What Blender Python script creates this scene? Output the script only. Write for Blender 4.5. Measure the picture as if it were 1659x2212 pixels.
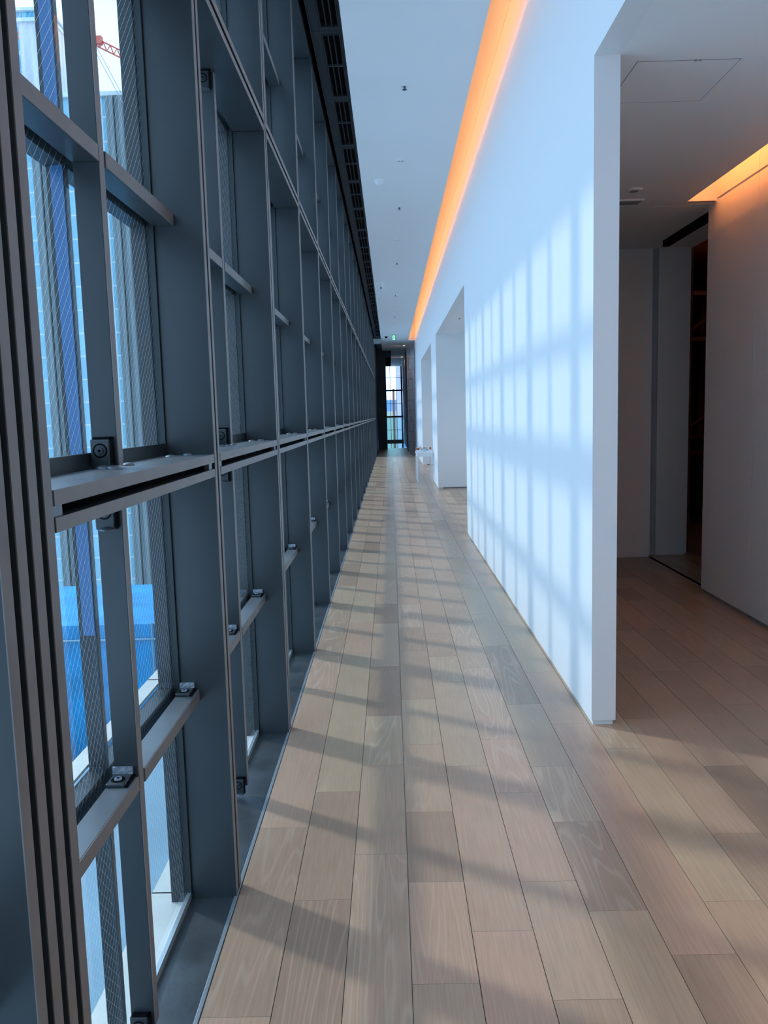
import bpy, math, random
from mathutils import Vector, Matrix, Euler
random.seed(7)
for o in list(bpy.data.objects): bpy.data.objects.remove(o)
S = bpy.context.scene
COL = S.collection

# ------------------------------------------------------------------ camera
EYE = 1.55
cam_d = bpy.data.cameras.new('camera'); cam = bpy.data.objects.new('camera', cam_d); COL.objects.link(cam)
p, y, r = .119039, -.010888, .026616
fwd = Vector((math.sin(y)*math.cos(p), math.cos(y)*math.cos(p), -math.sin(p)))
right0 = Vector((math.cos(y), -math.sin(y), 0)); down0 = fwd.cross(right0)
right = math.cos(r)*right0 + math.sin(r)*down0; down = -math.sin(r)*right0 + math.cos(r)*down0
M = Matrix((( right.x, -down.x, -fwd.x, 0), (right.y, -down.y, -fwd.y, 0), (right.z, -down.z, -fwd.z, EYE), (0,0,0,1)))
cam.matrix_world = M
cam_d.sensor_fit = 'VERTICAL'; cam_d.sensor_height = 36.0; cam_d.lens = 1759.8/2212*36.0
cam_d.clip_start = .02; cam_d.clip_end = 3000
S.camera = cam

# ------------------------------------------------------------------ sky, sun, exposure
W = bpy.data.worlds.new('sky'); S.world = W; W.use_nodes = True
nt = W.node_tree; nt.nodes.clear()
N = nt.nodes.new
out = N('ShaderNodeOutputWorld'); bg = N('ShaderNodeBackground'); tc = N('ShaderNodeTexCoord')
mp = N('ShaderNodeMapping'); mp.inputs['Scale'].default_value = (1.5, 1.5, 4)
no = N('ShaderNodeTexNoise'); no.inputs['Scale'].default_value = 2.2; no.inputs['Detail'].default_value = 6
cr = N('ShaderNodeValToRGB'); cr.color_ramp.elements[0].position = .38; cr.color_ramp.elements[1].position = .72
cr.color_ramp.elements[0].color = (.48, .70, 1, 1); cr.color_ramp.elements[1].color = (.66, .83, 1, 1)
nt.links.new(tc.outputs['Generated'], mp.inputs['Vector']); nt.links.new(mp.outputs[0], no.inputs['Vector'])
nt.links.new(no.outputs['Fac'], cr.inputs['Fac']); nt.links.new(cr.outputs[0], bg.inputs['Color'])
bg.inputs['Strength'].default_value = 2.75; nt.links.new(bg.outputs[0], out.inputs['Surface'])

sd = bpy.data.lights.new('sun', 'SUN'); sd.energy = 1.8; sd.angle = math.radians(3.0); sd.color = (1, .89, .78)
sun = bpy.data.objects.new('sun', sd); COL.objects.link(sun)
sun.rotation_euler = Vector((1, -.64, -1.016)).to_track_quat('-Z', 'Y').to_euler(); sun.location = (-20, 15, 20)
S.view_settings.view_transform = 'Standard'; S.view_settings.look = 'None'
S.view_settings.exposure = 0.0; S.view_settings.gamma = 1; S.view_settings.use_curve_mapping = False
COVE = 17.0      # warm cove strip strength
ROOMCOVE = 38.0

# ------------------------------------------------------------------ materials
def mat(name, col, rough=.6, metal=0, spec=.5, noise=None, bump=None, emit=None, es=0):
    m = bpy.data.materials.new(name); m.use_nodes = True; t = m.node_tree
    b = t.nodes['Principled BSDF']
    b.inputs['Base Color'].default_value = (*col, 1); b.inputs['Roughness'].default_value = rough
    b.inputs['Metallic'].default_value = metal; b.inputs['Specular IOR Level'].default_value = spec
    if emit: b.inputs['Emission Color'].default_value = (*emit, 1); b.inputs['Emission Strength'].default_value = es
    c = t.nodes.new('ShaderNodeTexCoord')
    if noise:
        sc, amt, vec = noise
        mp = t.nodes.new('ShaderNodeMapping'); mp.inputs['Scale'].default_value = vec
        n = t.nodes.new('ShaderNodeTexNoise'); n.inputs['Scale'].default_value = sc; n.inputs['Detail'].default_value = 5
        rp = t.nodes.new('ShaderNodeValToRGB')
        rp.color_ramp.elements[0].position = .3; rp.color_ramp.elements[1].position = .75
        rp.color_ramp.elements[0].color = (*[v*(1-amt) for v in col], 1); rp.color_ramp.elements[1].color = (*[min(1, v*(1+amt)) for v in col], 1)
        t.links.new(c.outputs['Object'], mp.inputs[0]); t.links.new(mp.outputs[0], n.inputs['Vector'])
        t.links.new(n.outputs['Fac'], rp.inputs[0]); t.links.new(rp.outputs[0], b.inputs['Base Color'])
    if bump:
        sc, st = bump
        n2 = t.nodes.new('ShaderNodeTexNoise'); n2.inputs['Scale'].default_value = sc; n2.inputs['Detail'].default_value = 4
        bp = t.nodes.new('ShaderNodeBump'); bp.inputs['Strength'].default_value = st; bp.inputs['Distance'].default_value = .01
        t.links.new(c.outputs['Object'], n2.inputs['Vector']); t.links.new(n2.outputs['Fac'], bp.inputs['Height']); t.links.new(bp.outputs[0], b.inputs['Normal'])
    return m

PAINT = mat('white_paint', (.80, .82, .83), .55, bump=(3, .02))
CEIL = mat('ceiling_paint', (.84, .85, .85), .7, bump=(4, .02))
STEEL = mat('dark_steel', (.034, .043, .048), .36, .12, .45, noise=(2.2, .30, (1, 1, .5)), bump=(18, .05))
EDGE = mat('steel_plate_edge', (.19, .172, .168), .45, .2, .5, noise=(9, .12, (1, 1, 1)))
BAR = mat('sky_lit_bar_steel', (.13, .15, .165), .38, .1, .5, noise=(3, .25, (1, 1, 1)))  # same steel made lighter: sky light on top faces put into the colour
SILL = mat('sill_steel', (.075, .088, .096), .36, .35, .5, noise=(6, .35, (1, 1, 1)), bump=(30, .08))
BLACK = mat('black_gap', (.004, .004, .005), .9, 0, .1)
SOFF = mat('soffit_dark', (.012, .015, .019), .6, 0, .2)
FRAME = mat('outer_frame', (.022, .032, .036), .45, .2)
BEAD = mat('glazing_bead', (.42, .48, .50), .3, .5)
CREAM = mat('outer_ledge', (.62, .62, .56), .7, noise=(5, .1, (1, 1, 1)))
BOLT = mat('bolt_metal', (.16, .19, .21), .35, .6)
TAPE = mat('protective_film', (.35, .40, .45), .25, .4, bump=(60, .6))
SEDGE = mat('sill_edge_bare', (.26, .31, .34), .35, .3)
STONE = None
CHAR = mat('column_dark', (.04, .075, .11), .5, .1, noise=(3, .2, (1, 1, 1)))
PANEL = mat('panel_white', (.80, .79, .77), .5)
DARKWOOD = mat('dark_red_wood', (.16, .045, .022), .6, noise=(8, .3, (1, 8, 1)))
WHITE = mat('white_lacquer', (.85, .86, .88), .35)
BRICK = mat('brick_red', (.22, .085, .07), .8)
LAMP = mat('warm_strip', (.9, .6, .3), .5, emit=(1, .40, .13), es=COVE)
LAMP2 = mat('warm_strip_room', (.9, .6, .3), .5, emit=(1, .31, .085), es=ROOMCOVE)

def floor_mat():
    m = bpy.data.materials.new('oak_planks'); m.use_nodes = True; t = m.node_tree; b = t.nodes['Principled BSDF']
    L = t.links.new; n = t.nodes.new
    tc = n('ShaderNodeTexCoord'); at = n('ShaderNodeAttribute'); at.attribute_name = 'tone'
    sep = n('ShaderNodeSeparateColor'); L(at.outputs['Color'], sep.inputs[0])
    off = n('ShaderNodeVectorMath'); off.operation = 'SCALE'; off.inputs['Scale'].default_value = 37.0; L(at.outputs['Color'], off.inputs[0])
    add = n('ShaderNodeVectorMath'); L(tc.outputs['Object'], add.inputs[0]); L(off.outputs[0], add.inputs[1])
    # base tone per plank
    rp = n('ShaderNodeValToRGB'); e = rp.color_ramp.elements
    e[0].position = 0; e[0].color = (.33, .228, .160, 1); e[1].position = 1; e[1].color = (.47, .345, .232, 1)
    for pos, c in ((.2, (.41, .290, .203, 1)), (.5, (.475, .318, .226, 1)), (.8, (.44, .325, .226, 1))):
        k = e.new(pos); k.color = c
    L(sep.outputs[0], rp.inputs[0])
    # fine straight grain
    mp = n('ShaderNodeMapping'); mp.inputs['Scale'].default_value = (110, 3.2, 1); L(add.outputs[0], mp.inputs[0])
    g = n('ShaderNodeTexNoise'); g.inputs['Scale'].default_value = 1.6; g.inputs['Detail'].default_value = 5; L(mp.outputs[0], g.inputs['Vector'])
    gr = n('ShaderNodeMapRange'); gr.inputs[1].default_value = .3; gr.inputs[2].default_value = .7; gr.inputs[3].default_value = .90; gr.inputs[4].default_value = 1.08; L(g.outputs['Fac'], gr.inputs[0])
    # cathedral figure
    mp2 = n('ShaderNodeMapping'); mp2.inputs['Scale'].default_value = (6.5, .6, 1); L(add.outputs[0], mp2.inputs[0])
    w = n('ShaderNodeTexNoise'); w.inputs['Scale'].default_value = 1.0; w.inputs['Detail'].default_value = 1.5; L(mp2.outputs[0], w.inputs['Vector'])
    ml = n('ShaderNodeMath'); ml.operation = 'MULTIPLY'; ml.inputs[1].default_value = 105; L(w.outputs['Fac'], ml.inputs[0])
    sn = n('ShaderNodeMath'); sn.operation = 'SINE'; L(ml.outputs[0], sn.inputs[0])
    ab = n('ShaderNodeMapRange'); ab.inputs[1].default_value = .55; ab.inputs[2].default_value = 1; ab.inputs[3].default_value = 0; ab.inputs[4].default_value = 1; L(sn.outputs[0], ab.inputs[0])
    fg = n('ShaderNodeMath'); fg.operation = 'MULTIPLY'; L(ab.outputs[0], fg.inputs[0]); L(sep.outputs[1], fg.inputs[1])
    m1 = n('ShaderNodeMix'); m1.data_type = 'RGBA'; m1.blend_type = 'MULTIPLY'; m1.inputs[0].default_value = 1
    L(rp.outputs[0], m1.inputs[6]); L(gr.outputs[0], m1.inputs[7])
    m2 = n('ShaderNodeMix'); m2.data_type = 'RGBA'; L(fg.outputs[0], m2.inputs[0]); L(m1.outputs[2], m2.inputs[6]); m2.inputs[7].default_value = (.78, .64, .50, 1)
    # broad blotches
    bl = n('ShaderNodeTexNoise'); bl.inputs['Scale'].default_value = 5; L(add.outputs[0], bl.inputs['Vector'])
    br = n('ShaderNodeMapRange'); br.inputs[3].default_value = .9; br.inputs[4].default_value = 1.1; L(bl.outputs['Fac'], br.inputs[0])
    m3 = n('ShaderNodeMix'); m3.data_type = 'RGBA'; m3.blend_type = 'MULTIPLY'; m3.inputs[0].default_value = 1
    L(m2.outputs[2], m3.inputs[6]); L(br.outputs[0], m3.inputs[7]); L(m3.outputs[2], b.inputs['Base Color'])
    b.inputs['Roughness'].default_value = .30; b.inputs['Specular IOR Level'].default_value = .5
    bp = n('ShaderNodeBump'); bp.inputs['Strength'].default_value = .12; bp.inputs['Distance'].default_value = .002; L(g.outputs['Fac'], bp.inputs['Height']); L(bp.outputs[0], b.inputs['Normal'])
    return m
FLOOR = floor_mat()

def glass_mat(name, tint, wire=True):
    m = bpy.data.materials.new(name); m.use_nodes = True; t = m.node_tree; t.nodes.clear(); n = t.nodes.new; L = t.links.new
    o = n('ShaderNodeOutputMaterial'); tr = n('ShaderNodeBsdfTransparent'); tr.inputs[0].default_value = (*tint, 1)
    gl = n('ShaderNodeBsdfGlossy'); gl.inputs['Roughness'].default_value = .01; gl.inputs[0].default_value = (.8, .85, .9, 1)
    fr = n('ShaderNodeFresnel'); fr.inputs['IOR'].default_value = 1.45
    ge = n('ShaderNodeNewGeometry'); fb = n('ShaderNodeMath'); fb.operation = 'SUBTRACT'; fb.inputs[0].default_value = 1; L(ge.outputs['Backfacing'], fb.inputs[1])
    ff = n('ShaderNodeMath'); ff.operation = 'MULTIPLY'; L(fr.outputs[0], ff.inputs[0]); L(fb.outputs[0], ff.inputs[1])
    tm = n('ShaderNodeMix'); tm.data_type = 'RGBA'; L(ge.outputs['Backfacing'], tm.inputs[0]); tm.inputs[6].default_value = (*tint, 1); tm.inputs[7].default_value = (1, 1, 1, 1); L(tm.outputs[2], tr.inputs[0])
    mx = n('ShaderNodeMixShader'); L(ff.outputs[0], mx.inputs[0]); L(tr.outputs[0], mx.inputs[1]); L(gl.outputs[0], mx.inputs[2])
    if not wire: L(mx.outputs[0], o.inputs[0]); return m
    tc = n('ShaderNodeTexCoord'); sp = n('ShaderNodeSeparateXYZ'); L(tc.outputs['Object'], sp.inputs[0])
    def line(sign):
        a = n('ShaderNodeMath'); a.operation = 'MULTIPLY'; a.inputs[1].default_value = sign*.9; L(sp.outputs['Z'], a.inputs[0])
        s = n('ShaderNodeMath'); s.operation = 'ADD'; L(sp.outputs['Y'], s.inputs[0]); L(a.outputs[0], s.inputs[1])
        d = n('ShaderNodeMath'); d.operation = 'DIVIDE'; d.inputs[1].default_value = .0275; L(s.outputs[0], d.inputs[0])
        f = n('ShaderNodeMath'); f.operation = 'FRACT'; L(d.outputs[0], f.inputs[0])
        c = n('ShaderNodeMath'); c.operation = 'LESS_THAN'; c.inputs[1].default_value = .020 if sign < 0 else .006; L(f.outputs[0], c.inputs[0]); return c
    a, b2 = line(-1), line(1)
    mxx = n('ShaderNodeMath'); mxx.operation = 'MAXIMUM'; L(a.outputs[0], mxx.inputs[0]); L(b2.outputs[0], mxx.inputs[1])
    wb = n('ShaderNodeBsdfTranslucent'); wb.inputs[0].default_value = (.75, .78, .8, 1)
    wd = n('ShaderNodeBsdfDiffuse'); wd.inputs[0].default_value = (.6, .63, .66, 1)
    wm = n('ShaderNodeMixShader'); wm.inputs[0].default_value = .5; L(wb.outputs[0], wm.inputs[1]); L(wd.outputs[0], wm.inputs[2])
    wf = n('ShaderNodeMath'); wf.operation = 'MULTIPLY'; L(mxx.outputs[0], wf.inputs[0]); L(fb.outputs[0], wf.inputs[1])
    m2 = n('ShaderNodeMixShader'); L(wf.outputs[0], m2.inputs[0]); L(mx.outputs[0], m2.inputs[1]); L(wm.outputs[0], m2.inputs[2])
    L(m2.outputs[0], o.inputs[0]); return m
GLASS = glass_mat('wired_glass', (.78, .92, 1.0)); CLEAR = glass_mat('clear_glass', (.90, .97, .99), False); BALGLASS = glass_mat('balustrade_glass', (.55, .84, .84), False)

def brickish(name, c1, c2, mortar, sx, sz, ms, axis='XZ', rough=.8, offset=.5):
    m = bpy.data.materials.new(name); m.use_nodes = True; t = m.node_tree; b = t.nodes['Principled BSDF']; n = t.nodes.new; L = t.links.new
    tc = n('ShaderNodeTexCoord'); sp = n('ShaderNodeSeparateXYZ'); cb = n('ShaderNodeCombineXYZ'); L(tc.outputs['Object'], sp.inputs[0])
    if axis == 'XZ':
        ad = n('ShaderNodeMath'); ad.operation = 'ADD'; L(sp.outputs['X'], ad.inputs[0]); L(sp.outputs['Y'], ad.inputs[1])
        L(ad.outputs[0], cb.inputs[0]); L(sp.outputs['Z'], cb.inputs[1])
    else: L(sp.outputs['X'], cb.inputs[0]); L(sp.outputs['Y'], cb.inputs[1])
    k = n('ShaderNodeTexBrick'); k.offset = offset; k.inputs['Scale'].default_value = 1; k.inputs['Brick Width'].default_value = sx; k.inputs['Row Height'].default_value = sz
    k.inputs['Mortar Size'].default_value = ms; k.inputs['Mortar Smooth'].default_value = .1
    k.inputs['Color1'].default_value = (*c1, 1); k.inputs['Color2'].default_value = (*c2, 1); k.inputs['Mortar'].default_value = (*mortar, 1)
    L(cb.outputs[0], k.inputs['Vector']); L(k.outputs[0], b.inputs['Base Color']); b.inputs['Roughness'].default_value = rough
    return m
STONE = brickish('stone_blocks', (.70, .77, .90), (.60, .66, .80), (.20, .21, .25), .16, .42, .006)
FACADE = brickish('glass_curtain', (.13, .33, .42), (.17, .40, .48), (.40, .50, .52), 3.1, 2.75, .10, offset=0, rough=.25)
TALL = brickish('tall_glass', (.05, .24, .36), (.08, .30, .42), (.22, .42, .50), 2.0, 4.6, .35, offset=0, rough=.3)
PIERM = mat('ribbed_pier', (.15, .185, .19), .8, noise=(.5, .2, (6, 6, .3)))
PIERL = mat('pier_edge', (.5, .55, .55), .6)
TARP = mat('blue_tarp', (.0, .23, .46), .45, noise=(.9, .3, (1, 1, 1)), bump=(2.5, .8))
TILE = brickish('terrace_tiles', (.33, .48, .50), (.36, .50, .52), (.14, .24, .26), .6, .3, .012, 'XY', offset=0)
GREY = mat('pale_deck', (.20, .33, .40), .7, noise=(1, .2, (1, 1, 1)))
GROUND = mat('city_ground', (.30, .34, .36), .9)
CRANE = mat('crane_red', (.55, .10, .06), .6)
SCAF = mat('scaffold_net', (.50, .50, .52), .8, noise=(.3, .3, (3, 3, .2)))
MOUNT = mat('far_hills', (.10, .22, .42), .9)
FARW = mat('far_white', (.42, .40, .48), .7)

# ------------------------------------------------------------------ mesh helpers
class MB:
    def __init__(s): s.v = []; s.f = []
    def box(s, x0, x1, y0, y1, z0, z1):
        if x0 > x1: x0, x1 = x1, x0
        if y0 > y1: y0, y1 = y1, y0
        if z0 > z1: z0, z1 = z1, z0
        b = len(s.v)
        s.v += [(x0,y0,z0),(x1,y0,z0),(x1,y1,z0),(x0,y1,z0),(x0,y0,z1),(x1,y0,z1),(x1,y1,z1),(x0,y1,z1)]
        s.f += [(b,b+3,b+2,b+1),(b+4,b+5,b+6,b+7),(b,b+1,b+5,b+4),(b+1,b+2,b+6,b+5),(b+2,b+3,b+7,b+6),(b+3,b,b+4,b+7)]
        return s
    def cyl(s, c, r0, r1, h, axis='Z', n=24):
        b = len(s.v); ax = {'X':0,'Y':1,'Z':2}[axis]; o = [i for i in range(3) if i != ax]
        for k, (rr, t) in enumerate(((r0, 0), (r1, h))):
            for i in range(n):
                a = 2*math.pi*i/n; q = [0,0,0]; q[ax] = c[ax]+t; q[o[0]] = c[o[0]]+rr*math.cos(a); q[o[1]] = c[o[1]]+rr*math.sin(a); s.v.append(tuple(q))
        for i in range(n): s.f.append((b+i, b+(i+1)%n, b+n+(i+1)%n, b+n+i))
        s.f.append(tuple(b+i for i in range(n))[::-1]); s.f.append(tuple(b+n+i for i in range(n))); return s
    def dome(s, c, r, h, n=24, m=6, sg=1):
        b = len(s.v)
        for j in range(m):
            a = math.pi/2*j/m
            for i in range(n):
                t = 2*math.pi*i/n; s.v.append((c[0]+r*math.cos(a)*math.cos(t), c[1]+r*math.cos(a)*math.sin(t), c[2]+sg*h*math.sin(a)))
        s.v.append((c[0], c[1], c[2]+sg*h)); e = len(s.v)-1
        for j in range(m-1):
            for i in range(n): s.f.append((b+j*n+i, b+j*n+(i+1)%n, b+(j+1)*n+(i+1)%n, b+(j+1)*n+i))
        for i in range(n): s.f.append((b+(m-1)*n+i, b+(m-1)*n+(i+1)%n, e))
        s.f.append(tuple(b+i for i in range(n))[::-1]); return s
    def bar(s, a, b_, w):
        a = Vector(a); b_ = Vector(b_); d = (b_-a).normalized(); u = d.orthogonal().normalized()*w/2; v = d.cross(u).normalized()*w/2
        b = len(s.v)
        for P in (a, b_):
            for k in ((u+v), (u-v), (-u-v), (-u+v)): s.v.append(tuple(P+k))
        s.f += [(b,b+1,b+5,b+4),(b+1,b+2,b+6,b+5),(b+2,b+3,b+7,b+6),(b+3,b,b+4,b+7),(b,b+3,b+2,b+1),(b+4,b+5,b+6,b+7)]; return s
    def build(s, name, m, parent=None, bevel=0, loc=None):
        me = bpy.data.meshes.new(name); me.from_pydata(s.v, [], s.f); me.materials.append(m)
        o = bpy.data.objects.new(name, me); COL.objects.link(o)
        if parent: o.parent = parent
        if loc: o.location = loc
        if bevel:
            bv = o.modifiers.new('bevel', 'BEVEL'); bv.width = bevel; bv.segments = 2; bv.limit_method = 'ANGLE'
        import bmesh as _b
        bm = _b.new(); bm.from_mesh(me); _b.ops.recalc_face_normals(bm, faces=bm.faces); bm.to_mesh(me); bm.free()
        return o
def empty(name, loc=(0,0,0), label=None, cat=None, group=None, kind=None):
    o = bpy.data.objects.new(name, None); o.empty_display_size = .1; COL.objects.link(o); o.location = loc
    return tag(o, label, cat, group, kind)
def tag(o, label=None, cat=None, group=None, kind=None):
    if label: o['label'] = label
    if cat: o['category'] = cat
    if group: o['group'] = group
    if kind: o['kind'] = kind
    return o
def struct(o): o['kind'] = 'structure'; return o
def copy_tree(o, parent=None):
    c = o.copy(); COL.objects.link(c); c.parent = parent
    for ch in list(o.children): copy_tree(ch, c)
    return c

# ------------------------------------------------------------------ the setting
YB, YW = -4.6, 31.8
FX = -.54          # front plane of the steel grid
def floor_obj(name, x0, x1, y0, y1, joints=None):
    v, f, tone = [], [], []
    k0 = math.floor((x0-.02)/.1853); k1 = math.ceil((x1-.02)/.1853)
    rnd = random.Random(11)
    for k in range(k0, k1):
        a = max(x0, .02+.1853*k); b = min(x1, .02+.1853*(k+1))
        if b-a < .004: continue
        js = sorted((joints or {}).get(k, []))
        ys = [y0]; t = (js[0] if js else y0+rnd.uniform(.2, 1.2))
        # behind the first measured joint
        if js:
            back = []; q = js[0]
            while q-1.0 > y0: q -= rnd.uniform(.55, 1.25); back.append(q)
            ys += sorted([q for q in back if q > y0+.2]); ys += js; t = js[-1]
        while True:
            t += rnd.choice((.45, .6, .75, .9, 1.05, 1.25))*rnd.uniform(.9, 1.1)
            if t > y1-.2: break
            ys.append(t)
        ys.append(y1)
        for i in range(len(ys)-1):
            g = .0011; j = .0006; n = len(v)
            v += [(a+g, ys[i]+j, 0), (b-g, ys[i]+j, 0), (b-g, ys[i+1]-j, 0), (a+g, ys[i+1]-j, 0), (a+g, ys[i]+j, -.012), (b-g, ys[i]+j, -.012), (b-g, ys[i+1]-j, -.012), (a+g, ys[i+1]-j, -.012)]
            f += [(n, n+1, n+2, n+3), (n+4, n+5, n+1, n), (n+5, n+6, n+2, n+1), (n+6, n+7, n+3, n+2), (n+7, n+4, n, n+3)]
            c = (rnd.random(), .0 if rnd.random() < .55 else rnd.uniform(.05, .26), rnd.random(), 1); tone += [c]*5
    n = len(v); v += [(x0, y0, -.013), (x1, y0, -.013), (x1, y1, -.013), (x0, y1, -.013), (x0, y0, -.05), (x1, y0, -.05), (x1, y1, -.05), (x0, y1, -.05)]
    f += [(n, n+1, n+2, n+3), (n+7, n+6, n+5, n+4), (n+4, n+5, n+1, n), (n+5, n+6, n+2, n+1), (n+6, n+7, n+3, n+2), (n+7, n+4, n, n+3)]
    me = bpy.data.meshes.new(name); me.from_pydata(v, [], f); me.materials.append(FLOOR); me.materials.append(BLACK)
    ca = me.attributes.new('tone', 'FLOAT_COLOR', 'FACE')
    for i, c in enumerate(tone): ca.data[i].color = c
    for i in range(len(tone), len(f)): me.polygons[i].material_index = 1; ca.data[i].color = (0, 0, 0, 1)
    o = bpy.data.objects.new(name, me); COL.objects.link(o); return struct(o)
J = {-3: [1.95, 2.93, 4.51], -2: [2.46, 3.22, 4.31, 5.19], -1: [3.47, 4.07, 4.9, 5.95], 0: [2.06, 2.55, 3.03, 3.69], 1: [3.44, 4.58, 5.08],
     2: [1.99, 2.54, 3.18, 3.73, 4.83, 5.3], 3: [2.93, 3.42, 4.19, 5.29], 4: [2.16, 3.9, 4.72, 5.81], 5: [2.41, 3.59], 6: [2.82]}
floor_obj('floor', FX+.003, 6.0, YB, 37.6, J)

# right wall with its three openings, and everything above them
WX0, WX1, HEAD = .955, 1.073, 3.125
m = MB()
for y0, y1 in ((3.88, 10.38), (16.82, 18.72), (24.68, YW)):
    m.box(WX0, WX1, y0, y1, .022, HEAD)
m.box(WX0, WX1, YB, YW, HEAD, 4.526); m.box(WX0, WX1, YB, YW, 4.536, 5.3)
m.box(WX0+.03, WX1, YB, YW, 4.52, 4.54)
struct(m.build('wall_right', PAINT))
m = MB()
for y0, y1 in ((3.88, 10.38), (16.82, 18.72), (24.68, YW)):
    m.box(WX0+.008, WX1-.012, y0+.008, y1-.008, 0, .022)
struct(m.build('baseboard_right', PAINT))
struct(MB().box(YB*0-.9, 6.0, YB-.1, YB, 0, 5.3).build('wall_back', PAINT))

# corridor ceiling, its warm cove and its far end
CZ = 4.2
struct(MB().box(-.265, .72, YB, 34.7, CZ, CZ+.02).box(.10, .72, 34.7, 46, CZ, CZ+.02).box(.72, WX1, 30.2, 46, CZ, CZ+.02).box(-.9, 1.1, YB, 46, 5.3, 5.4)
       .box(.700, .72, YB, 30.2, CZ+.02, CZ+.035).build('ceiling', CEIL))
struct(MB().box(.45, .47, YB, 30.2, CZ+.02, 5.3).box(.47, WX0, 30.2, 30.22, CZ+.02, 5.3).build('trim_1', CEIL))
t = empty('cove_light', (0, 0, 0), 'long warm orange light strip hidden in the ceiling slot along the white corridor wall', 'light')
MB().box(.585, .63, YB+.1, 30.1, CZ+.05, CZ+.065).build('light_strip', LAMP, t)
MB().box(.57, .645, YB+.1, 30.15, CZ+.021, CZ+.049).build('housing', CEIL, t)

# dark soffit above the glazing
m = MB().box(-.48, -.265, YB, 34.7, CZ+.06, 4.62).box(-.48, -.418, YB, 34.7, CZ, CZ+.06).box(-.283, -.265, YB, 34.7, CZ, CZ+.06)
yk = 6.0-1.23*8
ks = []
while yk < 29.0:
    m.box(-.418, -.283, yk-.05, yk+.05, CZ, CZ+.06); ks.append(yk); yk += 1.23
m.box(-.418, -.283, ks[-1]+.05, 34.7, CZ, CZ+.06)
m.box(-.488, -.48, YB, 34.7, CZ-.004, 4.62)
m.box(-.9, -.48, YB, 34.7, 4.62, 4.72)
struct(m.build('trim_2', SOFF))
m = MB()
for q in ks: m.box(-.48, -.265, q-.0015, q+.0015, CZ-.0008, CZ)
struct(m.build('trim_3', BLACK))
words = {4: 'nearest black slot grille in the dark soffit beside the ceiling', 5: 'second nearest black slot grille in the dark soffit strip', 6: 'third nearest black slot grille in the dark soffit strip',
         7: 'fourth nearest black slot grille in the dark soffit strip', 8: 'fifth nearest black slot grille in the dark soffit strip', 9: 'sixth nearest black slot grille in the dark soffit strip'}
ORD = dict(zip(range(10, 40), 'seventh eighth ninth tenth eleventh twelfth thirteenth fourteenth fifteenth sixteenth seventeenth eighteenth nineteenth twentieth twenty-first twenty-second twenty-third'.split()))
gp = None; gi = 0
for a, b in zip(ks[:-1], ks[1:]):
    if b < 4.5: continue
    if gp is None:
        gp = empty('air_grille', (0, 0, 0)); L_ = 1.13
        MB().box(-.416, -.285, .002, L_-.002, CZ+.035, CZ+.055).build('backing', BLACK, gp)
        MB().box(-.416, -.408, .002, L_-.002, CZ-.003, CZ+.035).box(-.293, -.285, .002, L_-.002, CZ-.003, CZ+.035).box(-.408, -.293, .002, .014, CZ-.003, CZ+.035).box(-.408, -.293, L_-.014, L_-.002, CZ-.003, CZ+.035).build('frame', SOFF, gp)
        for xs in (-.372, -.333): MB().box(xs-.004, xs+.004, .014, L_-.014, CZ+.004, CZ+.03).build('slat', SOFF, gp)
        MB().box(-.408, -.293, L_/2-.006, L_/2-.002, CZ+.012, CZ+.03).box(-.408, -.293, L_/2+.002, L_/2+.006, CZ+.012, CZ+.03).build('divider', BOLT, gp)
        g = gp
    else: g = copy_tree(gp)
    g.location = (0, a+.05, 0)
    idx = gi+4
    tag(g, words.get(idx) or (ORD[idx] + ' black slot grille from the camera in the dark soffit strip'), 'air grille', 'slot grilles in the dark soffit'); gi += 1
struct(MB().box(-.53, -.27, 29.1, 30.3, CZ-.09, CZ-.006).build('trim_4', mat('pale_soffit', (.36, .40, .40), .6)))

# wall beyond the glazing, column, stone wall, far window
struct(MB().box(-.75, FX, 30.17, 37.0, -.05, 4.6).box(-.9, -.6, 37.0, 46, -3, 5.3).build('wall_left', CHAR))
tag(MB().box(-.60, -.158, 37.0, 37.9, 0, 4.9).build('column', CHAR, bevel=.004), 'dark blue-black column beside the tall gridded window at the corridor end', 'column')
struct(MB().box(-.9, .10, 34.7, 46, 4.62, 4.7).box(.08, .10, 34.7, 46, 4.2, 4.62).build('trim_5', BLACK))
m = MB().box(.72, .975, 33.7, 45.9, 0, CZ)
struct(m.build('wall_far', STONE))
m = MB()
rr = random.Random(5)
for z0, xx in ((.55, .835), (1.35, .80), (2.15, .74), (3.0, .83), (3.6, .80)):   # projecting blocks
    m.box(xx, xx+.09, 33.66, 33.7, z0, z0+.42)
for k in range(14):
    yy = 34.2+rr.random()*10; z0 = .42*rr.randint(0, 9); m.box(.70, .72, yy, yy+.3, z0, min(z0+.42, CZ))
o_ = struct(m.build('trim_6', STONE))
struct(MB().box(1.6, 1.7, YW, 46, 0, 5.3).box(.975, 1.6, 34.5, 34.6, 0, CZ).build('wall_end', PAINT))
struct(MB().box(WX1, 1.6, YW-.1, YW, 0, CZ).build('wall_return', PAINT))
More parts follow.
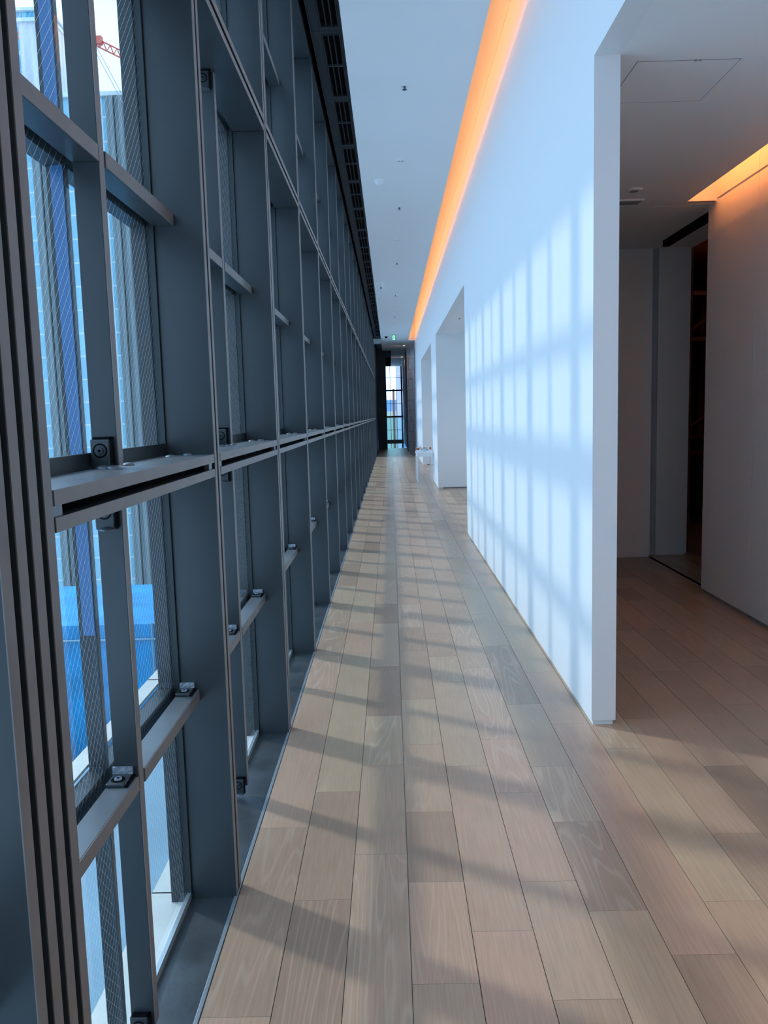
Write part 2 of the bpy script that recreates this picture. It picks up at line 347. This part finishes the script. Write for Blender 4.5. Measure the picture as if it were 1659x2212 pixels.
# window at the corridor end
w = struct(empty('window_30', (0, 45.9, 0)))
m = MB()
for z in (-1.46, -.04, 1.41, 2.86): m.box(-.6, .72, -.04, .04, z-.04, z+.05)
m.box(-.6, .72, -.05, .05, -.09, .13); m.box(-.6, .72, -.04, .04, 4.2, 5.3); m.box(.62, .70, -.05, .05, -3, 4.3); m.box(-.26, -.20, -.05, .05, -3, 4.3)
m.build('frame', BLACK, w)
m = MB()
for z in (.68, 2.14, 3.57): m.box(-.6, .72, -.02, .02, z-.012, z+.012)
m.box(.012, .036, -.02, .02, -3, 4.3); m.box(.30, .31, -.005, .005, -3, 1.4); m.build('glazing_bar', BLACK, w)
MB().box(-.6, .72, .03, .036, -3, 4.25).build('pane', CLEAR, w)
t = empty('glass_balustrade', (0, 37.5, 0), 'greenish glass balustrade across the floor edge before the far window', 'balustrade')
MB().box(-.15, .30, 0, .015, -.2, 1.385).box(.305, .71, 0, .015, -.2, 1.385).build('pane', BALGLASS, t)
MB().box(-.15, .71, -.004, .019, 1.385, 1.397).build('top_edge', mat('glass_edge', (.25, .45, .42), .2), t)
struct(MB().box(-.9, 1.6, 37.6, 37.7, -3, -.02).box(-.9, 1.6, 37.7, 46, -3.1, -3).build('floor_lower', GREY))

# ------------------------------------------------------------------ side room
struct(MB().box(WX1, 2.34, YB, 8.41, HEAD, HEAD+.03).box(2.34, 2.64, 6.59, 8.41, HEAD, HEAD+.03).box(2.0, 2.02, YB, 6.6, HEAD+.03, 3.9).box(2.0, 2.64, YB, 6.62, 3.9, 3.95).box(2.02, 2.64, 6.6, 6.62, HEAD+.03, 3.9)
       .box(2.64, 2.75, 8.05, 8.41, HEAD, HEAD+.05).box(2.72, 3.1, 5.0, 8.5, HEAD+.02, HEAD+.05).build('ceiling_room', CEIL))
struct(MB().box(1.08, 2.56, 6.688, 6.692, HEAD-.0012, HEAD).box(2.34, 2.56, 6.56, 6.60, HEAD-.002, HEAD-.0002).build('trim_7', mat('seam_grey', (.35, .34, .33), .6)))
struct(MB().box(WX1, 2.665, 8.41, 8.53, .02, HEAD+.05).box(WX1, 2.66, 8.425, 8.52, 0, .02).build('wall_room_far', PAINT))
struct(MB().box(2.665, 2.755, 8.53, 8.56, 0, HEAD+.2).box(2.60, 3.1, 8.40, 8.62, HEAD+.06, HEAD+.12).build('trim_8', mat('pocket_grey', (.42, .46, .52), .6)))
struct(MB().box(2.755, 3.08, 8.5, 8.6, .02, HEAD+.06).box(2.76, 3.07, 8.51, 8.59, 0, .02).build('wall_room_side', PAINT))
struct(MB().box(2.642, 2.70, 6.76, 8.05, HEAD-.055, HEAD+.04).build('trim_9', BLACK))
struct(MB().box(2.655, 2.685, 6.77, 8.40, .0002, .0025).build('trim_10', BLACK))
for i, (a, b) in enumerate(((3.2, 5.848), (5.853, 6.75))):
    d = struct(empty('door_%d' % (i+1), (2.6, (a+b)/2, 0)))
    h = (b-a)/2
    MB().box(-.025, .025, -h, h, .03, 3.135).build('door_leaf', PANEL, d, bevel=.001)
    MB().box(-.008, .02, -h+.01, h-.03, .0, .03).build('bottom_seal', mat('seal_grey', (.30, .31, .33), .6), d)
struct(MB().box(2.575, 2.64, YB, 3.195, 0, 3.9).box(2.575, 2.63, 3.195, 5.846, 3.150, 3.9).box(2.575, 2.63, 5.850, 6.60, 3.150, 3.9).build('wall_room_near', PANEL))
t = empty('room_cove_light', (0, 0, 0), 'warm orange light strip hidden in the side room ceiling slot above the tall panels', 'light')
MB().box(2.26, 2.295, YB+.1, 6.5, HEAD+.065, HEAD+.08).build('light_strip', LAMP2, t)
MB().box(2.25, 2.305, YB+.1, 6.5, HEAD+.031, HEAD+.064).build('housing', CEIL, t)
for i_, (yy, lb) in enumerate(((.6, 'added unseen fill light on the side room ceiling, nearer the camera'), (2.3, 'added unseen fill light on the side room ceiling, beside the opening'))):
    t = empty('room_fill', (1.75, yy, HEAD), lb, 'downlight', 'added side room fill lights')  # added fill outside the view, brightens the side room
    MB().cyl((0, 0, -.004), .045, .05, .004).build('ring', WHITE, t)
    ld = bpy.data.lights.new('room_fill_beam', 'SPOT'); ld.energy = 26; ld.color = (1, .74, .52); ld.spot_size = 1.5; ld.spot_blend = .8; ld.shadow_soft_size = .05
    lo = bpy.data.objects.new('room_fill_beam', ld); COL.objects.link(lo); lo.parent = t; lo.location = (0, 0, -.02)
# dark store beyond
struct(MB().box(2.72, 6, 4.9, 5.0, 0, 3.4).box(5.9, 6.0, 5, 12.5, 0, 3.4).box(3.08, 6, 12.5, 12.6, 0, 3.4).box(3.08, 6, 5, 12.6, 3.35, 3.4).box(3.08, 3.14, 8.6, 12.5, 0, 3.35).build('wall_store', DARKWOOD))
t = empty('timber_rack', (4.6, 10.8, 0), 'dark reddish timber rack seen through the narrow doorway', 'rack')
for a in (-1.1, -.35, .4, 1.1):
    for b in (-.5, .5): MB().box(a-.04, a+.04, b-.04, b+.04, 0, 3.1).build('post', DARKWOOD, t)
for z in (.95, 1.15, 2.35, 2.9): MB().box(-1.15, 1.15, -.55, .55, z, z+.05).build('shelf', DARKWOOD, t)
for z in (1.2, 2.4): MB().bar((-1.0, -.52, z), (-.3, -.52, z+.45), .04).build('brace', DARKWOOD, t)
tag(bpy.data.objects.new('store_lamp', bpy.data.lights.new('store_lamp', 'POINT')), None)  # added fill light for the dark store, with no visible source
sl = bpy.data.objects['store_lamp']; COL.objects.link(sl); sl.location = (4.0, 9.3, 3.0); sl.data.energy = 1.6; sl.data.color = (1, .45, .25); sl.data.shadow_soft_size = .1  # added fill with no visible source, lifts the dark store
# ceiling hatch etc in the side room
t = empty('ceiling_hatch', (1.41, 4.215, HEAD), 'flush square access hatch in the side room ceiling', 'hatch')
MB().box(-.235, .235, -.25, .25, -.0015, -.0003).build('hatch_leaf', CEIL, t)
GR = mat('hatch_groove', (.28, .27, .27), .7)
MB().box(-.2385, -.235, -.2535, .2535, -.0014, -.0002).box(.235, .2385, -.2535, .2535, -.0014, -.0002).box(-.2385, .2385, -.2535, -.25, -.0014, -.0002).box(-.2385, .2385, .25, .2535, -.0014, -.0002).build('groove', GR, t)
MB().cyl((.03, -.252, -.004), .007, .007, .003).cyl((.05, -.252, -.004), .007, .007, .003).build('latch', GR, t)
t = empty('ceiling_speaker', (1.81, 6.17, HEAD), 'round white disc on the side room ceiling', 'speaker')
MB().cyl((0, 0, -.012), .055, .062, .012).build('cover', CEIL, t); MB().cyl((0, 0, -.016), .03, .03, .004).build('centre', GR, t)
t = empty('square_vent', (1.87, 6.51, HEAD), 'rectangular grey ceiling plate near the seam in the side room', 'vent')
MB().box(-.1, .1, -.07, .07, -.012, 0).build('frame', CEIL, t); MB().box(-.085, .085, -.055, .055, -.014, -.012).build('plate', GR, t)

# alcoves behind the second and third openings
struct(MB().box(WX1, 2.9, 10.38, 16.82, HEAD, HEAD+.03).box(WX1, 2.9, 18.72, 24.68, HEAD, HEAD+.03).build('ceiling_alcove', CEIL))
struct(MB().box(WX1, 2.9, 16.82, 16.92, .022, HEAD).box(WX1, 2.9, 24.68, 24.78, .022, HEAD).box(2.9, 3.0, 10.28, 25, 0, HEAD).box(WX1, 2.9, 10.28, 10.38, 0, HEAD).box(WX1, 2.9, 18.62, 18.72, 0, HEAD).build('wall_alcove', PAINT))
struct(MB().box(WX1, 2.9, 16.84, 16.9, 0, .022).box(WX1, 2.9, 24.7, 24.76, 0, .022).build('baseboard_alcove', GR))
for i, (x, yy, lb) in enumerate(((1.19, 13.9, 'small sprinkler on the ceiling inside the second opening'), (1.55, 15.3, 'small dark detector on the ceiling deeper inside the second opening'))):
    t = empty('sprinkler' if i == 0 else 'detector', (x, yy, HEAD), lb, 'sprinkler' if i == 0 else 'detector')
    MB().cyl((0, 0, -.01), .03, .035, .01).build('rose', CEIL, t); MB().cyl((0, 0, -.03), .012, .012, .02).build('head', GR, t)

for i_, (yy, lb) in enumerate(((14.5, 'added unseen fill light inside the second opening of the white wall'), (22.6, 'added unseen fill light inside the third opening of the white wall'))):
    t = empty('alcove_fill', (2.2, yy, HEAD), lb, 'downlight', 'added alcove fill lights')  # added out-of-view fill to lighten the alcove walls
    MB().cyl((0, 0, -.004), .045, .05, .004).build('ring', WHITE, t)
    ld = bpy.data.lights.new('alcove_fill_beam', 'SPOT'); ld.energy = 60; ld.color = (1, .80, .62); ld.spot_size = 2.6; ld.spot_blend = .8; ld.shadow_soft_size = .06
    lo = bpy.data.objects.new('alcove_fill_beam', ld); COL.objects.link(lo); lo.parent = t; lo.location = (0, 0, -.02)
# ------------------------------------------------------------------ glazing bays
BX = -.685
def make_clip(parent, loc, facing):
    # facing '-Y' : on the near face of an upright; 'Z' : on top of a cross bar
    c = MB().box(-.0225, .0225, -.014, 0, 0, .066) if facing == 'Y' else MB().box(-.0225, .0225, -.05, .012, 0, .010)
    o = c.build('clip', STEEL, parent, bevel=.003, loc=loc)
    if facing == 'Y':
        MB().cyl((0, -.0148, .040), .0165, .0165, .0012, 'Y').build('bolt_recess', BLACK, o)
        MB().cyl((0, -.0195, .040), .0075, .0085, .0045, 'Y').cyl((0, -.0150, .040), .013, .013, .001, 'Y').build('bolt', STEEL, o); MB().cyl((0, -.0200, .040), .0035, .0035, .001, 'Y', 6).build('hex_socket', BLACK, o)
        MB().box(.0225, .027, -.013, 0, .004, .071).box(-.016, .027, -.013, 0, .066, .071).build('gasket', BLACK, o)
        MB().dome((.004, -.010, -.001), .02, .008).build('bolt_head', BOLT, o)
    else:
        MB().cyl((0, -.026, .0095), .0165, .0165, .0015).build('bolt_recess', BLACK, o)
        MB().cyl((0, -.026, .0112), .0095, .009, .003).build('bolt', TAPE, o); MB().cyl((0, -.026, .0142), .004, .004, .0006, 'Z', 6).build('hex_socket', BLACK, o)
        MB().box(-.024, .024, .005, .0125, .009, .026).build('film', TAPE, o)
        MB().box(.0225, .029, -.05, .012, .0003, .004).build('gasket', BLACK, o)
    return o
MAINZ = (1.375, 2.840, 4.285)
SUBZ = (.665, 2.120, 3.560)
TOPZ = 4.62
def mullion(parent, y0, plates, slot=.019, th=.027):
    """deep twin plates; y0 = near edge"""
    m = MB(); e = MB(); b = MB(); yy = y0
    for i in range(plates):
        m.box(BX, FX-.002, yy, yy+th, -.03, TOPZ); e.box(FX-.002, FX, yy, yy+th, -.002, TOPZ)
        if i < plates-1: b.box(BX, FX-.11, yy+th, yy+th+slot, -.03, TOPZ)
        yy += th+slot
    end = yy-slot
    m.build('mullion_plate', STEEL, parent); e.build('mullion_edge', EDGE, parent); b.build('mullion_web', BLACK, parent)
    return end
def bay(name, w, mull_plates, clips=True, th=.027, slot=.019):
    """local y=0 at the far face of the nearer mullion; opening width w; carries its FAR mullion"""
    r = struct(empty(name, (0, 0, 0)))
    mullion(r, w, mull_plates, slot, th)
    c = w*.5-.016; st = .032     # sub mullion
    gap = .008
    for i, z in enumerate(MAINZ):
        up = MB().box(BX, FX-.0015, gap, w-gap, z+.043, z+.069).build('beam_upper_plate', BAR if i == 0 else STEEL, r)
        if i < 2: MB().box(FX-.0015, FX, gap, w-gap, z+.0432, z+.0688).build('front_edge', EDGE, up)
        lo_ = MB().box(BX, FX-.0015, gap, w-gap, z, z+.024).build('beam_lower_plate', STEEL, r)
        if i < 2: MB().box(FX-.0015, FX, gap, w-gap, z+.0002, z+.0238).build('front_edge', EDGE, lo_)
        MB().box(BX+.003, FX-.05, gap, w-gap, z+.024, z+.043).box(BX+.003, FX-.02, 0, gap, z+.001, z+.068).box(BX+.003, FX-.02, w-gap, w, z+.001, z+.068).build('beam_web', BLACK, r)
        if i == 0:
            MB().box(FX-.02, FX-.006, .01, .05, z+.024, z+.043).box(FX-.02, FX-.006, w-.06, w-.02, z+.024, z+.043).build('spacer', BOLT, r)
            for yy in (c-.02, c+.09, w-.15, w-.05):
                for xx in (-.635,) if yy != w-.05 else (-.61,): MB().dome((xx, yy, z+.069), .016, .008).build('bolt_head', BOLT, r)
            MB().box(-.700, -.690, 0, w, z+.062, z+.105).build('frame_lip', FRAME, r)
    if True:  # header panel above the top beam
        MB().box(BX, FX-.02, 0, w, 4.354, TOPZ).build('header_panel', SOFF, r)
    # upright flat bars between the main beams
    zs = ((.045, MAINZ[0]-.006), (MAINZ[0]+.075, MAINZ[1]-.006), (MAINZ[1]+.075, MAINZ[2]-.006))
    for a, b in zs:
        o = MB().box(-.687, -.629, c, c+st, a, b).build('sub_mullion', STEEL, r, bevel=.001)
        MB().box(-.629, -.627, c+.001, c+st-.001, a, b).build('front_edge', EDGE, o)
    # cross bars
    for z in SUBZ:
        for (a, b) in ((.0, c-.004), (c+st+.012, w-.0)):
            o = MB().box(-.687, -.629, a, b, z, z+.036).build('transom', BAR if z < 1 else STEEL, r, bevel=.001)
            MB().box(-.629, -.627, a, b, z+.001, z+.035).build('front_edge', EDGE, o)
    # outer frame behind the glass and its ledges
    m = MB().box(-.748, -.709, c+.002, c+st-.004, -.03, TOPZ).box(-.750, -.708, w-.018, w+.04, -.03, TOPZ).box(-.750, -.708, -.03, .014, -.03, TOPZ)
    for z in (*MAINZ, *SUBZ): m.box(-.752, -.708, 0, w, z-.005, z+.05)
    m.build('outer_frame', FRAME, r)
    MB().box(-.708, -.686, w-.010, w+.03, -.03, TOPZ).box(-.708, -.686, -.03, .006, -.03, TOPZ).build('glazing_channel', FRAME, r)
    m = MB()
    for z in (SUBZ[0], ): m.box(-.80, -.756, -.04, w+.04, z+.052, z+.060)
    m.box(-.83, -.712, -.04, w+.04, -.05, -.005); m.build('outer_ledge', CREAM, r)
    MB().box(-.706, -.702, 0, w, 0.0, TOPZ).build('pane', GLASS, r)
    MB().box(-.700, -.687, 0, w, 0, .022).build('glazing_bead', BEAD, r)
    MB().box(BX-.004, FX-.004, -.0, w, -.03, -.004).build('sill_plate', SILL, r)
    MB().box(FX-.010, FX+.002, -.0, w+.073, -.03, .0015).build('sill_edge', SEDGE, r, bevel=.002)
    if clips:
        xc = -.664
        for z in (MAINZ[0]+.070, MAINZ[1]+.070): make_clip(r, (xc, c, z), 'Y')
        for z in (MAINZ[0]-.072, MAINZ[1]-.072, .012): make_clip(r, (xc, c, z), 'Y')
        for z in (SUBZ[0]+.036, ):
            make_clip(r, (xc, c-.015, z), 'Z'); make_clip(r, (xc, w-.015, z), 'Z')
    return r
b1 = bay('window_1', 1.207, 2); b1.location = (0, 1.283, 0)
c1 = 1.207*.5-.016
MB().box(-.738, -.710, c1-.001, c1+.002, 1.05, TOPZ).build('blue_reflection', mat('blue_reflection', (.03, .12, .27), .3), b1)  # reflection on the outer fin, painted as a thin blue strip
# the four-plate mullion nearest the camera, with the bay behind it
first = bay('window_2', 1.307, 2)
first.location = (0, 2.563, 0)
plain = bay('window_3', 1.307, 2, clips=True); plain.location = (0, 3.943, 0)
for k in range(4, 22):
    c_ = copy_tree(plain); c_.name = 'window_%d' % k; c_.location = (0, 2.563+1.38*(k-2), 0)
m0 = bay('window_22', 1.307, 4, clips=False, th=.03, slot=.022); m0.location = (0, -.21, 0)
for i in range(3):
    c_ = copy_tree(plain); c_.name = 'window_%d' % (23+i); c_.location = (0, -.21-1.38*(i+1), 0)

# ------------------------------------------------------------------ table with its display
t = empty('side_table', (.745, 18.75, 0), 'slim white side table against the wall between the two far openings', 'table')
MB().box(-.185, .185, -.42, .42, .645, .675).build('tabletop', WHITE, t, bevel=.002)
MB().box(-.17, .17, -.40, .40, .585, .645).build('apron', WHITE, t)
for a in (-.165, .165):
    for b in (-.395, .395): MB().box(a-.014, a+.014, b-.014, b+.014, 0, .585).build('leg', WHITE, t)
cm = [mat('card_red', (.45, .13, .08), .6), mat('card_pink', (.62, .42, .38), .6), mat('card_blue', (.25, .35, .48), .6), mat('card_green', (.28, .42, .36), .6)]
spec = [(.60, 18.45, .09, .11, 0, 'red topped white card box at the left front of the side table'), (.69, 18.42, .04, .10, 3, 'small card stand with a dark green stripe on the side table'),
        (.745, 18.50, .055, .13, 1, 'pale pink card stand in the middle of the side table'), (.81, 18.44, .05, .09, 2, 'blue-grey card stand near the middle of the side table'),
        (.88, 18.42, .05, .12, 0, 'white card holder with a small red mark at the right end of the side table'), (.66, 18.80, .07, .12, 1, 'pink and white card box at the back of the side table'),
        (.80, 18.85, .06, .10, 3, 'grey-green card block at the back right of the side table')]
for x, yy, wd, h, ci, lb in spec:
    t = empty('card_stand', (x, yy, .675), lb, 'card stand', 'cards and boxes on the side table')
    MB().box(-wd/2, wd/2, -.02, .03, 0, h).build('holder', WHITE, t)
    MB().box(-wd/2+.004, wd/2-.004, -.023, -.02, h*.55, h-.004).build('card', cm[ci], t)

# ------------------------------------------------------------------ ceiling fittings
def sprinkler(yy, lb, x=.183):
    t = empty('sprinkler', (x, yy, CZ), lb, 'sprinkler', 'sprinklers on the corridor ceiling')
    MB().cyl((0, 0, -.005), .034, .036, .005).build('rose', CEIL, t)
    MB().cyl((0, 0, -.026), .008, .012, .021).cyl((0, 0, -.029), .019, .019, .003).build('head', mat('sprinkler_metal', (.10, .12, .15), .4, .5) if 'sprinkler_metal' not in bpy.data.materials else bpy.data.materials['sprinkler_metal'], t)
for yy, lb in ((7.0, 'dark sprinkler head nearest the camera on the corridor ceiling'), (10.9, 'dark sprinkler head just beyond the white dome on the ceiling'), (14.8, 'small sprinkler head shortly before the hanging ceiling unit'),
               (18.7, 'small sprinkler head just beyond the hanging ceiling unit'), (22.7, 'tiny sprinkler head midway between hanging unit and exit sign')): sprinkler(yy, lb)
def disc(yy, lb, x=.175):
    t = empty('ceiling_sensor', (x, yy, CZ), lb, 'sensor', 'flat sensors on the corridor ceiling')
    MB().cyl((0, 0, -.008), .04, .045, .008).build('cover', CEIL, t)
    MB().box(-.032, -.004, -.008, .008, -.011, -.008).box(.004, .032, -.008, .008, -.011, -.008).build('slot', GR, t)
for yy, lb in ((8.95, 'flat sensor with a dark slot, nearer than the white dome'), (12.85, 'faint flat disc sensor beyond the white dome'), (20.6, 'faint flat disc sensor beyond the hanging ceiling unit'), (24.5, 'faint disc sensor shortly before the exit sign')): disc(yy, lb)
t = empty('smoke_detector', (-.06, 9.67, CZ), 'white domed detector near the dark soffit on the corridor ceiling', 'detector')
MB().cyl((0, 0, -.015), .062, .066, .015).build('base', WHITE, t); MB().dome((0, 0, -.015), .05, .04, sg=-1).build('dome', WHITE, t)
t = empty('hanging_unit', (-.09, 16.6, CZ), 'white upright unit hanging from the ceiling beside the dark soffit', 'projector')
MB().box(-.02, .03, -.03, .03, -.19, -.01).build('body', WHITE, t, bevel=.002); MB().box(-.12, .03, -.02, .02, -.012, 0).build('mount', CEIL, t); MB().cyl((-.055, -.01, -.155), .018, .024, .045, 'X').build('lens', GR, t)
t = empty('dome_camera', (-.077, 28.2, CZ), 'small dark dome camera on the ceiling left of the exit sign', 'camera')
MB().cyl((0, 0, -.02), .06, .06, .02).build('base', WHITE, t); MB().dome((0, 0, -.02), .055, .06, sg=-1).build('dome', BLACK, t)
t = empty('exit_sign', (.178, 27.8, CZ), 'green running man exit sign hanging from the corridor ceiling', 'sign')
GREEN = mat('sign_green', (.02, .30, .14), .4, emit=(.02, .45, .20), es=.55); SW = mat('sign_white', (.8, .95, .88), .4, emit=(.65, 1, .82), es=.75)
MB().box(-.065, .065, -.012, .02, -.185, -.01).build('case', GREEN, t, bevel=.002)
MB().cyl((0, 0, -.012), .01, .01, .012).build('mount', GR, t)
MB().box(-.036, .036, -.014, -.012, -.172, -.03).build('lit_panel', SW, t)
fm = MB().cyl((.002, -.0165, -.055), .010, .010, .002, 'Y', 12)
fm.bar((0, -.0155, -.068), (-.006, -.0155, -.105), .016).bar((0, -.0155, -.075), (.022, -.0155, -.092), .007).bar((0, -.0155, -.073), (-.022, -.0155, -.085), .007)
fm.bar((-.006, -.0155, -.105), (.016, -.0155, -.125), .009).bar((.016, -.0155, -.125), (.012, -.0155, -.152), .008).bar((-.006, -.0155, -.105), (-.014, -.0155, -.135), .009).bar((-.014, -.0155, -.135), (-.032, -.0155, -.142), .008)
fm.build('running_figure', GREEN, t)
DL = mat('downlight_lens', (1, .8, .6), .4, emit=(1, .5, .2), es=12); RING = mat('recess_glow', (.85, .8, .75), .5)
for i, (x, yy, lb) in enumerate(((.60, 32.2, 'nearer warm downlight washing the grey stone wall at the corridor end'), (.60, 38.6, 'farther warm downlight beside the stone wall near the end window'))):
    t = empty('downlight', (x, yy, CZ), lb, 'downlight', 'warm downlights by the stone wall')
    MB().cyl((0, 0, -.012), .05, .055, .012).build('ring', RING, t); MB().cyl((0, 0, -.016), .035, .035, .005).build('lens', DL, t)
    ld = bpy.data.lights.new('downlight_beam', 'SPOT'); ld.energy = 9.0; ld.color = (1, .58, .34); ld.spot_size = 2.6; ld.shadow_soft_size = .03
    lo = bpy.data.objects.new('downlight_beam', ld); COL.objects.link(lo); lo.parent = t; lo.location = (0, 0, -.04); lo.rotation_euler = (.25, .45, 0)

# ------------------------------------------------------------------ outside, left: towers, crane, tarps
def tower(name, x0, x1, y0, depth, z0, z1, m_, lb, cat='building', piers=(), edges=()):
    t = empty(name, ((x0+x1)/2, y0, z0), lb, cat)
    cx = (x0+x1)/2
    MB().box(x0-cx, x1-cx, 0, depth, 0, z1-z0).build('facade', m_, t)
    MB().box(x0-cx-.3, x1-cx+.3, -.5, depth, z1-z0, z1-z0+.5).build('parapet', PIERL, t)
    for a, b in piers:
        o = MB(); n = 4; wd = (b-a)/n
        for i in range(n): o.box(a-cx+wd*i, a-cx+wd*(i+.82), -1.0-.35*(i % 2), 0, 0, z1-z0-.3)
        o.build('pier', PIERM, t)
        MB().box(b-cx+.12, b-cx+.36, -.8, 0, 0, z1-z0-3).build('edge_strip', PIERL, t)
    return t
tower('office_tower', -48, -24, 100, 20, -40, 39.2, FACADE, 'pale cyan glass office block with ribbed concrete piers outside the near windows', piers=((-41.1, -38.9), (-32.1, -30.0)))
tower('tall_tower', -66, -57.5, 150, 15, -40, 72.5, TALL, 'tallest blue glass tower seen at the upper left pane')
tower('netted_building', -54.5, -49.5, 130, 12, -40, 61.5, SCAF, 'building wrapped in pale scaffold netting behind the office block')
t = empty('tower_crane', (-62, 139, 66), 'second red crane jib in front of the tallest tower in the upper left pane', 'crane')
m = MB(); m.bar((-1.5, 0, 1.6), (6, 0, -3.4), .18).bar((-1.5, 0, .7), (6, 0, -4.3), .18)
for k in range(9): m.bar((-1.5+.8*k, 0, 1.6-.533*k), (-1.1+.8*k, 0, .43-.533*k), .14).bar((-1.1+.8*k, 0, .43-.533*k), (-.7+.8*k, 0, 1.07-.533*k), .14)
m.build('jib', CRANE, t); MB().box(-1.2, .8, -.4, .4, .3, 1.7).build('head', CRANE, t); MB().box(5.4, 6.2, -.4, .4, -106, -3.6).build('mast', CRANE, t)
t = empty('tower_crane', (-30.5, 110, 46), 'red tower crane jib against the sky in the upper window pane', 'crane')
m = MB(); m.bar((-1.9, 0, 2.3), (9, 0, -3.2), .12).bar((-1.9, 0, 1.5), (9, 0, -4.0), .12)
for k in range(14): m.bar((-1.9+.75*k, 0, 2.3-.378*k), (-1.55+.75*k, 0, 1.33-.378*k), .09).bar((-1.55+.75*k, 0, 1.33-.378*k), (-1.15+.75*k, 0, 1.92-.378*k), .09)
m.build('jib', CRANE, t)
MB().box(-2.2, -1.3, -.3, .3, 1.45, 2.6).box(-1.5, -.5, -.3, .3, 1.3, 2.1).build('head', CRANE, t)
MB().bar((-1.8, 0, 1.5), (1.4, 0, -5), .05).bar((-1.4, 0, 1.5), (1.8, 0, -5), .05).build('cable', GR, t)
MB().box(8, 9, -.5, .5, -86, -2).build('mast', CRANE, t)
t.location = (-30.5, 96, 42.0)
# construction site below
def sheet(name, x0, x1, y0, y1, zf, n, m_, lb, amp=.25, seed=1, cat='tarpaulin'):
    rr = random.Random(seed); v = []; f = []
    ph = [(rr.uniform(.3, 2.2), rr.uniform(.3, 2.2), rr.uniform(0, 6), rr.uniform(.3, 1)) for _ in range(9)]
    for j in range(n+1):
        for i in range(n+1):
            X = x0+(x1-x0)*i/n; Y = y0+(y1-y0)*j/n
            z = zf(X, Y)+amp*sum(abs(math.sin(a*X+b*Y+c))*w for a, b, c, w in ph)/4
            v.append((X, Y, z))
    for j in range(n):
        for i in range(n): b = j*(n+1)+i; f.append((b, b+1, b+n+2, b+n+1))
    me = bpy.data.meshes.new(name); me.from_pydata(v, [], f); me.materials.append(m_); o = bpy.data.objects.new(name, me); COL.objects.link(o)
    md = o.modifiers.new('solid', 'SOLIDIFY'); md.thickness = .03
    return tag(o, lb, cat)
tag(MB().box(-40, -1.2, 4, 31, -9.6, -9.4).build('site_ground', GROUND), 'grey ground of the building site far below the windows', 'ground')
tag(MB().box(-90, -1.2, 31, 170, -40.2, -40).build('city_ground', GROUND), 'distant grey street level at the foot of the towers', 'ground')
t = empty('wrapped_scaffold', (-9, 24, -9.4), 'scaffold wrapped in bright blue sheeting below the window', 'scaffold')
MB().box(-5, 5.5, 0, 6, 0, 4.85).build('sheeting', TARP, t)
m = MB()
for k in range(12): m.bar((-5+.95*k, -.06, 0), (-5+.95*k, -.06, 4.9), .06)
m.bar((-5, -.08, 4.4), (5.5, -.08, 4.4), .05); m.build('poles', GREY, t)
sheet('blue_sheeting', -14, -1.6, 14.5, 18.3, lambda X, Y: -9.2+.06*(Y-14), 60, TARP, 'crumpled blue sheeting spread over the site floor', .9, 3)
t = empty('site_deck', (-8, 19.8, -8.9), 'pale grey deck with two dark slotted rows crossing the blue sheeting', 'deck')
MB().box(-5, 5.5, -1.4, 1.4, 0, 1.1).build('deck_slab', GREY, t)
m = MB()
for r_ in (0, 1):
    for k in range(70): m.box(-5+.15*k, -5+.15*k+.1, -1.43, -1.4, .2+.42*r_, .2+.42*r_+.25)
m.build('slotted_row', BLACK, t)
sheet('blue_cover', -9, -1.4, 8.2, 14.0, lambda X, Y: -8.9, 50, TARP, 'folded blue cover nearest the foot of the windows', .5, 9)
MB_ = MB(); MB_.v = [(-3.0, 7.5, -7.6), (-1.25, 7.5, -7.6), (-1.25, 15.5, -7.6), (-4.4, 15.5, -7.6), (-3.0, 7.5, -7.8), (-1.25, 7.5, -7.8), (-1.25, 15.5, -7.8), (-4.4, 15.5, -7.8)]
MB_.f = [(0,1,2,3), (7,6,5,4), (0,4,5,1), (1,5,6,2), (2,6,7,3), (3,7,4,0)]
tag(MB_.build('tiled_terrace', TILE), 'pale tiled terrace roof directly below the lowest panes', 'terrace')
struct(MB().box(-1.2, -.75, -6, 46, -10, -.06).build('wall_outer_base', GREY))

# outside, beyond the end window
tag(MB().box(.30, .52, 90, 96, -30, 4.3).build('brick_tower', BRICK), 'red brick strip building seen through the end window', 'building')
t = empty('white_building', (2.2, 88, -30), 'pale lilac building filling the right of the end window', 'building')
MB().box(-1.45, 3, 0, 10, 0, 37.2).build('walls', FARW, t)
for k in range(4): MB().box(-.9, -.3, -.05, 0, 25+3*k, 26.6+3*k).build('window', MOUNT, t)
MB().box(-.7, -.3, -.3, 0, 34.6, 36.4).build('rooftop_unit', WHITE, t)
tag(MB().box(-40, 30, 600, 640, -60, 12).build('distant_hills', MOUNT), 'blue hills on the horizon through the end window', 'hills')
tag(MB().box(-10, 10, 120, 130, -30, 2.0).build('low_block', mat('low_block', (.36, .42, .36), .8)), 'low pale block below the hills in the end window', 'building')
tag(MB().box(-10, 10, 48, 87, -12, -11.8).build('street', GREY), 'grey-green street surface below the end window', 'street')
